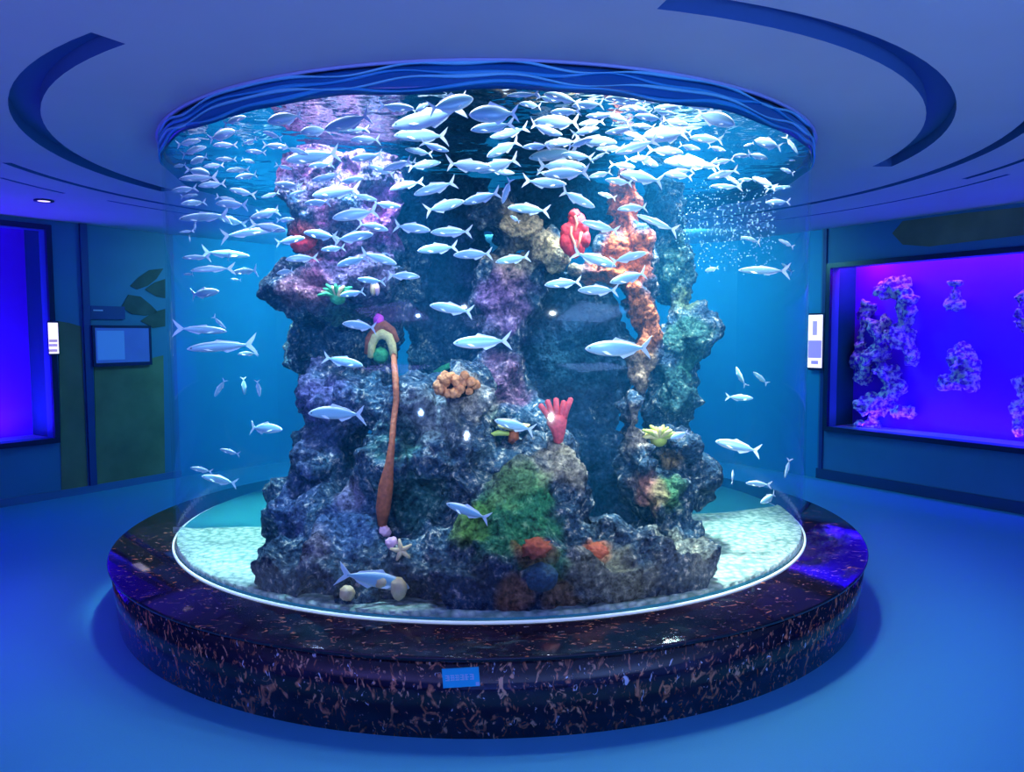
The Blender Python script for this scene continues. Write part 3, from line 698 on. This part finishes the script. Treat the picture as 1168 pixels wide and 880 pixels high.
obj('valve', blob(bmesh.new(), (-1.5*s, 0, 0), (3.6*s, 4*s, 8*s), 3, .08), M_cream, t); obj('valve', blob(bmesh.new(), (3*s, 1*s, -1*s), (3*s, 4*s, 7*s), 3, .08), M_pinkpale, t, label='pinkish valve')
# orange rope sponge: pale arch, and a long tube modelling an orange light streak
t, s = grow('rope_sponge', 'orange arched sponge with an orange light streak modelled as a tube down the left mound', 'sponge', 436, 396, .14)
DA = place(448, 424, .0)[1]-.01; t.location = at(436, 393, DA); s = DA/F
Pb = t.location
obj('arch', tube(bmesh.new(), [((x)*s, 0, y*s) for x, y in ((-13, -14), (-12, 0), (-8, 9), (0, 13), (8, 9), (11, 0), (13, -14))], [4*s, 5*s, 6*s, 6.5*s, 6*s, 5*s, 4*s], 12), M_yellow, t, label='pale yellow arch')
obj('crest', tube(bmesh.new(), [((x)*s, 1*s, y*s) for x, y in ((-18, -10), (-15, 6), (-6, 18), (3, 22), (11, 16), (17, 4))], [3*s, 5*s, 6*s, 6*s, 5*s, 3*s], 10), M_orange, t, label='orange crest')
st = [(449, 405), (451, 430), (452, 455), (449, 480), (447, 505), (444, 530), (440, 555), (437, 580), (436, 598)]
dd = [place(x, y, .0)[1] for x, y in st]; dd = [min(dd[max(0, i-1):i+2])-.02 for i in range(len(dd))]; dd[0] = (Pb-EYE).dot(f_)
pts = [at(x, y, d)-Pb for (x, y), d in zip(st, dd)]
obj('light_streak', tube(bmesh.new(), pts, [.016, .016, .015, .015, .015, .022, .036, .036, .022], 10), M_orange, t)
tag(obj('green_coral', blob(bmesh.new(), at(434, 405, DA+.02), .045, 3, .25), M_green), 'round green coral ball under the pale yellow arch', 'coral')
tag(obj('magenta_coral', blob(bmesh.new(), at(432, 365, DA+.02), (.03, .03, .035), 3, .4, 4), M_magenta), 'tiny magenta coral above the pale yellow arch', 'coral')
# plate coral with a green arm
t, s = grow('plate_coral', 'small yellow plate coral with a green arm on the central shelf', 'coral', 586, 500, .06)
obj('plate', lathe([(0, 8*s), (17*s, 13*s), (19*s, 16*s), (15*s, 16*s), (0, 12*s)], 20, closed=False), M_yellow, t)
obj('stalk', tube(bmesh.new(), [(0, 0, -4*s), (0, 0, 10*s)], [7*s, 5*s], 10), M_orange, t)
obj('arm', tube(bmesh.new(), [(-6*s, 0, 6*s), (-18*s, -2*s, 7*s), (-28*s, -2*s, 4*s)], [3*s, 3.4*s, 1.8*s], 8), M_olive, t, label='yellow-green arm')
# low corals and shells
def lump(name, label, cat, px, py, rx, ry, m, back=.03, rough=.35, sub=3):
    P, d, s = place(px, py, back)
    return tag(obj(name, blob(bmesh.new(), P, (rx*s, min(rx, ry)*s*.8, ry*s), sub, rough, 2.5), m), label, cat)
lump('pink_coral', 'pink coral knob below the modelled orange light streak', 'coral', 439, 606, 7, 7, M_pinkpale)
lump('pink_coral', 'pale pink coral lump above the cream shells', 'coral', 447, 619, 7, 7, M_pinkpale)
def star(label, px, py, R, rotn):
    P, d, s = place(px, py, .04); bm = bmesh.new()
    for k in range(5):
        a = rotn+2*PI*k/5; tube(bm, [(0, 0, 0), (math.cos(a)*R*.5*s, -2*s, math.sin(a)*R*.5*s), (math.cos(a)*R*s, 0, math.sin(a)*R*s)], [R*.26*s, R*.2*s, R*.1*s], 8)
    blob(bm, (0, 0, 0), (R*.3*s, R*.2*s, R*.3*s), 2)
    bm.transform(Matrix.Translation(P)); return tag(obj('starfish', bm, M_cream), label, 'starfish')
star('pale starfish clinging to the rock above the cream shells', 458, 627, 13, .5)
for px, py, rx, ry, lb in ((396, 676, 9, 9, 'cream round shell left of the lowest large fish'), (434, 663, 9, 7, 'cream shell behind the back of the lowest large fish'), (455, 671, 9, 13, 'cream shell at the nose of the lowest large fish')):
    lump('sea_shell', lb, 'shell', px, py, rx, ry, M_cream, .05, .2)
lump('rust_coral', 'rust-red coral cushion above the hollow of the central mound', 'coral', 611, 625, 16, 11, M_rust, .01, .7)
lump('orange_coral', 'small orange coral on the low front ledge', 'coral', 680, 628, 12, 8, M_rust, .01, .7)
lump('red_coral', 'red coral cushion high on the left tower', 'coral', 345, 277, 15, 10, M_red, .02)
lump('brain_coral', 'round blue-grey coral in the rust-rimmed hollow of the central mound', 'coral', 617, 658, 20, 17, simple('blue_brain_coral', (.03, .11, .16), .7, bump=1, bscale=50, vary=.5), .05, .1)

# ---------------------------------------------------------------- fish
m, nt, o = mat('silver_fish')
p = nd(nt, 'BsdfPrincipled'); p.inputs['Roughness'].default_value = .34; p.inputs['Metallic'].default_value = .15; nt.links.new(p.outputs[0], o.inputs[0])
at2 = nd(nt, 'Attribute'); at2.attribute_name = 'hue'
nt.links.new(at2.outputs['Color'], p.inputs['Base Color'])
M_fish = m
C_EDGE, C_BACK, C_SIDE, C_BELLY, C_FIN, C_EYE = (.92, .96, 1), (.30, .60, .68), (.42, .68, .78), (.92, .97, 1), (.80, .90, 1), (.02, .03, .05)
def fish_mesh(name, bend=0, deep=1.0, thick=1.0):
    """A jack-like fish of unit length along +X (nose), one continuous body with its fins."""
    bm = bmesh.new()
    prof = [(.5, .004, .0), (.485, .022, .0), (.455, .045, .002), (.40, .072, .004), (.32, .097, .006), (.22, .116, .007), (.10, .124, .006), (-.02, .116, .004), (-.13, .094, .002), (-.22, .064, .001), (-.29, .036, 0), (-.335, .022, 0), (-.36, .024, 0)]
    N = 14; rings = []
    by = lambda x: bend*(.5-x)**2*.55-bend*.05
    for x, h, zc in prof:
        h *= deep; w = h*.46*thick if x > -.3 else h*.5
        rings.append([bm.verts.new((x, by(x)+w*math.sin(2*PI*k/N), zc+h*math.cos(2*PI*k/N))) for k in range(N)])
    for A, B in zip(rings, rings[1:]):
        for k in range(N): bm.faces.new((A[k], A[(k+1) % N], B[(k+1) % N], B[k]))
    bm.faces.new(rings[0]); bm.faces.new(rings[-1][::-1])
    def fin(pts, t=.006):
        a = [bm.verts.new((x, by(x)+y+t, z)) for x, y, z in pts]; b = [bm.verts.new((x, by(x)+y-t, z)) for x, y, z in pts]
        n = len(pts); bm.faces.new(a); bm.faces.new(b[::-1])
        for i in range(n): bm.faces.new((a[i], b[i], b[(i+1) % n], a[(i+1) % n]))
    fin([(-.33, 0, .02), (-.40, 0, .085), (-.5, 0, .175), (-.455, 0, .07), (-.405, 0, 0), (-.36, 0, -.01)], .008)     # forked tail
    fin([(-.33, 0, -.02), (-.36, 0, .01), (-.405, 0, 0), (-.455, 0, -.07), (-.5, 0, -.175), (-.40, 0, -.085)], .008)
    d = deep
    fin([(.13, 0, .115*d), (.07, 0, .175*d), (.0, 0, .15*d), (-.22, 0, .085*d), (-.26, 0, .045*d), (-.05, 0, .10*d)], .005)   # dorsal
    fin([(-.0, 0, -.105*d), (-.06, 0, -.155*d), (-.22, 0, -.085*d), (-.26, 0, -.045*d), (-.12, 0, -.085*d)], .005)          # anal
    for s in (1, -1):
        fin([(.27, s*.045*thick, -.03*d), (.20, s*.075*thick, -.075*d), (.12, s*.085*thick, -.085*d), (.2, s*.05*thick, -.03*d)], .003)   # pectoral
    bmesh.ops.recalc_face_normals(bm, faces=bm.faces)
    me = bpy.data.meshes.new(name)
    for s in (1, -1):
        g = bmesh.ops.create_icosphere(bm, subdivisions=1, radius=.012)
        for v in g['verts']: v.co += Vector((.435, by(.435)+s*.021*thick, .014*d))
    bm.verts.index_update(); nb = len(prof)*N
    bm.to_mesh(me)
    ca = me.color_attributes.new('hue', 'FLOAT_COLOR', 'POINT'); cols = []
    ne = len(me.vertices)-24
    for v in me.vertices:
        if v.index >= ne: c = C_EYE
        elif v.index < nb:
            h = math.cos(2*PI*(v.index % N)/N)
            c = C_EDGE if h > .75 else C_BACK if h > .2 else C_SIDE if h > -.7 else C_BELLY
            if v.index//N < 2: c = C_EDGE
        else: c = C_FIN
        cols += [*c, 1]
    ca.data.foreach_set('color', cols); bm.free()
    me.materials.append(M_fish)
    me.polygons.foreach_set('use_smooth', [len(q.vertices) == 4 and q.vertices[0] < nb for q in me.polygons])
    return me
FM = {(b, k): fish_mesh('fish', bv, dv, tv) for b, bv in ((0, 0), (1, .55), (2, -.55)) for k, dv, tv in (('n', .92, 1), ('s', .62, .9), ('f', 1.35, 1.15))}
# nose x, nose y, tail x, tail y in the photograph, body kind, distance behind the glass (0 = any)
FISH = """229 160 201 165 n|222 168 190 174 n|281 133 252 140 n|268 149 238 159 f|243 166 269 164 n|217 186 237 178 f|239 199 216 193 f|190 204 236 202 s|246 182 270 181 n|278 164 293 158 n|291 186 274 180 n
305 139 345 131 f|343 151 373 147 f|369 148 429 131 n|329 168 299 165 n|326 183 388 174 n|400 182 437 176 n|436 194 471 184 n|355 206 386 200 n|333 193 316 189 n|315 210 346 213 n
540 112 489 126 f|472 124 434 121 n|489 118 471 128 f|446 143 537 131 n|535 131 592 129 f|537 148 584 143 n|559 156 602 150 n|555 179 593 160 n|445 192 476 180 n|503 185 464 191 n|561 190 505 190 n|545 196 592 181 n|587 197 553 195 n|449 155 513 153 n
578 109 616 107 s|620 108 664 113 n|607 140 667 138 n|642 153 601 146 n|621 164 661 161 n|683 146 651 153 n|704 163 654 159 n|603 180 662 172 n|669 191 609 187 n|673 184 694 172 s|619 199 673 196 n|652 121 691 118 n|690 113 722 111 n
690 129 720 140 n|690 151 724 148 n|786 143 754 136 n|724 132 758 136 n|721 143 748 145 n|734 155 784 152 f|787 157 826 160 n|799 171 774 165 n|702 174 746 164 n|779 175 742 168 n|724 191 698 185 n|751 189 724 179 f|757 185 822 183 n|758 198 792 195 n
838 142 793 128 f|702 118 734 114 n|735 116 763 113 n|746 124 778 121 n|706 125 738 122 n|781 119 815 123 n|861 160 892 168 f|876 181 852 175 n|836 178 858 177 n|848 167 860 163 n|807 203 842 195 n|846 214 823 194 s|858 202 886 214 n|811 212 842 214 s|924 175 909 154 s|904 192 920 198 n|917 213 886 216 s|873 231 902 230 n|840 206 862 204 s
246 232 283 234 n|285 249 319 240 n|190 250 249 245 s|248 247 277 256 n|326 263 291 256 n|311 264 250 265 s|190 265 208 263 s|222 263 223 253 n|217 276 215 267 s|285 292 229 287 s|208 294 241 293 s|263 287 258 297 s|218 309 264 303 s|263 311 301 307 s|263 318 274 319 n
313 209 345 213 n|356 223 412 215 n|347 232 377 230 n|364 203 390 198 n|379 249 432 240 n|443 263 405 252 n|346 265 389 271 n|426 267 380 274 n|348 271 314 277 n|325 261 308 264 n|326 296 361 293 n|384 303 421 292 n|452 301 416 289 n|336 250 315 251 n
445 217 480 203 n|472 222 521 207 n|530 229 482 242 n|528 232 571 219 n|573 232 583 204 n|491 263 449 257 n|491 265 539 264 n|476 286 523 281 n|517 291 562 289 n|565 299 605 292 n
579 237 626 239 n|582 246 593 253 f|646 210 599 208 n|679 236 636 219 n|663 253 707 264 n|702 304 657 287 n|672 202 698 196 n|707 198 757 207 n|704 239 741 234 n|726 245 774 264 s|738 288 696 299 n|757 198 791 202 n|682 220 703 226 n
902 273 920 282 n|844 271 872 274 s|804 309 820 305 f|251 332 211 337 n|244 378 192 374 s|258 375 241 360 s|199 398 280 392 s|271 404 294 402 n|195 313 209 312 s|315 312 337 307 n|388 337 416 332 n|390 369 433 373 n|479 316 441 312 n
621 325 664 321 n|659 331 706 331 n|695 322 742 311 n|667 397 748 399 n|414 417 368 407 n|351 472 420 468 n|490 348 540 356 n|517 391 582 390 n|245 452 257 432 n|279 450 277 430 n|296 452 294 432 n|323 490 278 486 n|251 512 274 518 n|230 543 271 551 n|203 533 229 538 n|509 574 559 592 n|467 671 389 648 n|564 479 610 491 n
840 418 847 441 n|859 424 876 438 n|859 454 828 453 n|816 503 868 515 n|836 535 835 552 f|851 551 877 551 n|867 573 888 564 f|909 545 915 522 s|765 500 783 492 f|905 300 921 312 s|842 308 902 309 s
196 218 222 214 n|226 212 258 209 n|262 216 288 221 n|206 233 236 229 n|268 203 296 199 n|300 150 322 158 n|352 176 326 169 n|399 160 436 158 n|415 203 384 208 n|430 228 402 223 n|457 236 425 231 n|512 172 480 165 n|628 128 660 127 n|668 132 700 134 n|640 176 676 180 n|676 158 648 168 n|722 160 750 156 n|760 148 790 150 n|742 180 712 182 n|792 188 822 190 n|680 170 712 168 n|712 152 740 157 n|770 130 742 127 n|660 142 690 138 n|716 122 744 129 n|592 118 620 121 n|640 115 612 112 n|352 190 378 186 n|330 222 352 218 n|268 228 246 224 s|212 222 190 224 s|298 225 320 221 n|232 190 256 188 n|198 190 214 188 n|280 172 304 174 n|258 195 284 192 n|812 186 836 183 n|828 172 806 168 n|690 205 722 209 n|636 200 612 196 n|596 168 628 166 n|462 170 494 176 n|420 190 450 197 n|390 150 418 144 n|318 240 292 243 n|366 285 394 282 n|408 318 436 322 n"""
random.seed(5)
placed = []          # (a, b, radius) capsules already taken
def seg_dist(p1, q1, p2, q2):
    best = 9
    for i in range(7):
        x = p1.lerp(q1, i/6)
        d = q2-p2; t = max(0, min(1, (x-p2).dot(d)/max(1e-9, d.dot(d))))
        best = min(best, (x-(p2+d*t)).length)
    return best
def glass_depth(px, py):
    r = ray(px, py); A = r.x**2+r.y**2; B = -2*r.y*AX; C = AX**2-(RT-.045)**2; D = B*B-4*A*C
    if D < 0: return None
    s = math.sqrt(D); return (-B-s)/(2*A), (-B+s)/(2*A)
fishes = []
for row in FISH.split('\n'):
    for it in row.split('|'):
        w = it.split(); hx, hy, tx, ty = map(float, w[:4]); kind = w[4]
        mx_, my_ = (hx+tx)/2, (hy+ty)/2; Lp = math.hypot(hx-tx, hy-ty)
        rng = [glass_depth(x, y) for x, y in ((hx, hy), (tx, ty), (mx_, my_))]
        if any(g is None for g in rng):
            sh = 14 if mx_ < 557 else -14; hx += sh; tx += sh; mx_ += sh
            rng = [glass_depth(x, y) for x, y in ((hx, hy), (tx, ty), (mx_, my_))]
            if any(g is None for g in rng): print('fish outside', it); continue
        d0 = max(g[0] for g in rng); d1 = min(g[1] for g in rng)-.06
        for x, y in ((hx, hy), (tx, ty), (mx_, my_-Lp*.15)):
            rz = ray(x, y).z
            if rz > 0: d1 = min(d1, (ZW-.035-1.6)/rz)
            h = rock_hit(x, y)[2]
            if h: d1 = min(d1, h-.09)
        for k in range(8):
            for dy in (-.12*Lp, 0, .12*Lp):
                h = rock_hit(hx+(tx-hx)*k/7, hy+(ty-hy)*k/7+dy)[2]
                if h: d1 = min(d1, h-.07)
        d0 += .10
        best = None
        for tr in range(40):
            if d1 <= d0: d = (d0+d1)/2
            else: d = d0+(d1-d0)*min(1, random.random()**1.4)*(.75 if d1-d0 > 1 else 1)
            real = Lp*d/F
            dy = min(.35*real, max(0, (d1-d0)*.3))*random.uniform(-1, 1)
            a, b = at(hx, hy, d-dy*.5), at(tx, ty, d+dy*.5)
            L = (a-b).length; rad = L*{'n': .125, 's': .09, 'f': .17}[kind]
            cl = min([seg_dist(a, b, p1, q1)-rad-r1 for p1, q1, r1 in placed], default=9)
            for pt in (a, b, (a+b)/2):
                dd = (CEN.x-pt.x)**2+(CEN.y-pt.y)**2
                cl = min(cl, RW-.03-math.sqrt(dd))
            cl = min(cl, (ZW-.02-rad*1.5-max(a.z, b.z))*1.0)
            if best is None or cl > best[0]: best = (cl, a, b, rad, L)
            if cl > .004: break
        cl, a, b, rad, L = best
        if cl < 0: print('tight', it, round(cl, 3))
        placed.append((a, b, rad))
        fishes.append(dict(a=a, b=b, L=L, kind=kind, px=mx_, py=my_, head=-1 if hx < tx else 1, ang=math.degrees(math.atan2(-(hy-ty), abs(hx-tx)+1e-6)), Lp=Lp))
# wording: rows of the shoal from the top down, and what lies behind each stretch of it
ROWS = [(127, 'topmost row'), (146, 'second row from top'), (166, 'third row from top'), (186, 'fourth row from top'), (205, 'fifth row from top'), (227, 'sixth row from top'), (250, 'seventh row from top'), (275, 'eighth row from top'), (300, 'ninth row from top'), (345, 'tenth row from top'), (425, 'loose in mid-water'), (520, 'sparse at half depth'), (700, 'near the bottom')]
COLS = [(300, 'at far left'), (440, 'before the left tower'), (600, 'at the centre'), (715, 'by the orange pillar'), (800, 'right of the pillar'), (1000, 'at far right')]
CUSTOM = {(707, 398): 'largest pale fish, swimming left before the dark blue cave', (385, 470): 'large pale fish swimming left in front of the left mound', (549, 390): 'large pale fish swimming left before the dark central hollow', (428, 660): 'lowest large fish, nose down to the right over the cream shells', (534, 583): 'slim fish swimming up left before the green algae patch', (239, 395): 'long thin pale-green fish near the left glass edge', (842, 509): 'pale fish swimming left in open water right of the outcrop', (250, 547): 'pale fish swimming left just above the far left gravel', (586, 485): 'pale fish hovering over the small yellow plate coral', (816, 135): 'fat silver fish heading right under the blue rim, upper right', (515, 352): 'slim blue fish alone in the dark gap above mid-height', (391, 412): 'blue fish heading right beside the pale yellow arch'}
ORD = ['first', 'second', 'third', 'fourth', 'fifth', 'sixth', 'seventh', 'eighth', 'ninth', 'tenth', 'eleventh', 'twelfth', 'thirteenth', 'fourteenth']
cellsF = {}
for f in fishes:
    key = next((lb for (x, y), lb in CUSTOM.items() if abs(f['px']-x) < 6 and abs(f['py']-y) < 6), None)
    f['label'] = key
    if key: continue
    r = next(t for y, t in ROWS if f['py'] < y); c = next(t for x, t in COLS if f['px'] < x)
    hd = 'heading left' if f['head'] < 0 else 'heading right'
    cellsF.setdefault((r, c, hd), []).append(f)
for (r, c, hd), fs in cellsF.items():
    fs.sort(key=lambda f: f['px'])
    for k, f in enumerate(fs):
        who = ('only' if len(fs) == 1 else ORD[k]+' from left of')+' silver fish '+hd
        f['label'] = who+' '+c+', '+r
for k, f in enumerate(fishes):
    o = bpy.data.objects.new('fish', FM[random.choice((0, 0, 1, 2)), f['kind']]); COL.objects.link(o)
    X = (f['a']-f['b']).normalized(); Yv = EZ.cross(X)
    if Yv.length < .3: Yv = Vector((0, 1, 0)) - X*X.y
    Yv.normalize(); Zv = X.cross(Yv)
    ro = random.uniform(-.25, .25); Yv, Zv = Yv*math.cos(ro)+Zv*math.sin(ro), Zv*math.cos(ro)-Yv*math.sin(ro)
    c = (f['a']+f['b'])/2; L = f['L']
    o.matrix_world = Matrix(((X.x*L, Yv.x*L, Zv.x*L, c.x), (X.y*L, Yv.y*L, Zv.y*L, c.y), (X.z*L, Yv.z*L, Zv.z*L, c.z), (0, 0, 0, 1)))
    tag(o, f['label'], 'fish', 'silver fish shoaling in the cylinder tank')
print('fish', len(fishes))
#ENDFISH#
# ---------------------------------------------------------------- bubbles
random.seed(21); bm = bmesh.new()
for k in range(750):
    px = 770+115*random.random()**.9; py = random.gauss(255, 26)
    if not 205 < py < 330: continue
    d = random.uniform(4.5, 5.3); P = at(px, py, d)
    if Vector((P.x, P.y-AX)).length > RW-.1 or P.z > ZW-.03: continue
    g = bmesh.ops.create_icosphere(bm, subdivisions=1, radius=random.uniform(.0024, .0052), matrix=Matrix.Translation(P))
tag(obj('air_bubbles', bm, simple('bubble', (.55, .85, 1), .1)), 'cloud of fine air bubbles in the open water right of the reef', 'bubbles', kind='stuff')

# ---------------------------------------------------------------- lights
CW = (.62, .92, 1.0)
for x, y, e, c, tx, ty in ((.95, -1.15, 1500, (.85, .97, 1), .75, -.75), (-.75, -1.25, 1100, (.5, .80, 1), -.6, -.8), (1.45, .0, 320, (.6, .95, 1), 1.1, 0), (-1.5, -.3, 1300, (.6, 1, .95), -1.15, -.3)):
    pointlight('tank_lamp', (x, AX+y, 3.45), e*.8, c, .12, .82, (tx, AX+ty, .3), .5)
for a_, e, c in ((-72, 15, (.55, .62, 1)), (-40, 15, (.66, .66, 1)), (-10, 14, (.72, .84, 1)), (20, 26, (.95, .98, 1)), (46, 32, (1, .98, .96)), (74, 14, (.8, .95, 1))):
    q = math.radians(a_)
    arealight('rim_fill', (1.86*math.sin(q), AX-1.86*math.cos(q), 2.95), (.5*math.sin(q), AX-.5*math.cos(q), 1.4), e, c, .5, .16)  # unseen fill lamps added so the front fish read bright
pointlight('violet_spot', (-.9, AX-1.5, 3.3), 110, (.6, .2, 1), .06, .9, at(400, 230, 4.4))
def uplight(x, y, z, e, col, sx): return arealight('fill_uplight', (x, y, z), (x, y+.001, z+3), e, col, sx)  # unseen upward lamps, added to lift ceiling and floor
for x, y, e, c in ((-.55, .35, 205, (.50, .66, 1)), (1.5, -.2, 520, (.75, .92, 1)), (-1.9, -.4, 285, (.30, .52, 1))):
    pointlight('front_fill_spot', (x, y, 2.70), e, c, .04, .56, (x*.55, AX-1.6, 1.45), .5)  # unseen spots added as front fill for fish and reef
for x, y in ((-1.9, 8.3), (0, 8.7), (2.0, 8.3)): arealight('back_wall_fill', (x, y, 2.68), (x*1.25, y+1.6, .9), 34, (.12, .66, .78), .6, .2)  # unseen lamps added to brighten the back wall behind the water
pointlight('violet_floor_fill', (-4.2, 3.2, 2.7), 150, (.30, .03, 1), .1, .9, on_z(20, 720, 0), 1)  # unseen spot added to colour the left floor violet
uplight(3.6, -1.6, .5, 265, (.27, .47, 1), 2.2)
uplight(-3.4, -1.6, .5, 160, (.31, .24, 1), 2.2)
uplight(0, -3.4, .5, 130, (.30, .42, 1), 2.2)

W = bpy.data.worlds.new('world'); S.world = W; W.use_nodes = True
W.node_tree.nodes['Background'].inputs[0].default_value = (.01, .03, .12, 1); W.node_tree.nodes['Background'].inputs[1].default_value = .3
S.view_settings.view_transform = 'Standard'; S.view_settings.look = 'None'; S.view_settings.gamma = 1; S.view_settings.exposure = 0
S.view_settings.use_curve_mapping = False
cy = S.cycles
cy.max_bounces = 8; cy.transparent_max_bounces = 24; cy.diffuse_bounces = 3; cy.glossy_bounces = 4; cy.volume_bounces = 0
cy.caustics_reflective = False; cy.caustics_refractive = False; cy.sample_clamp_indirect = 4
cy.use_denoising = True
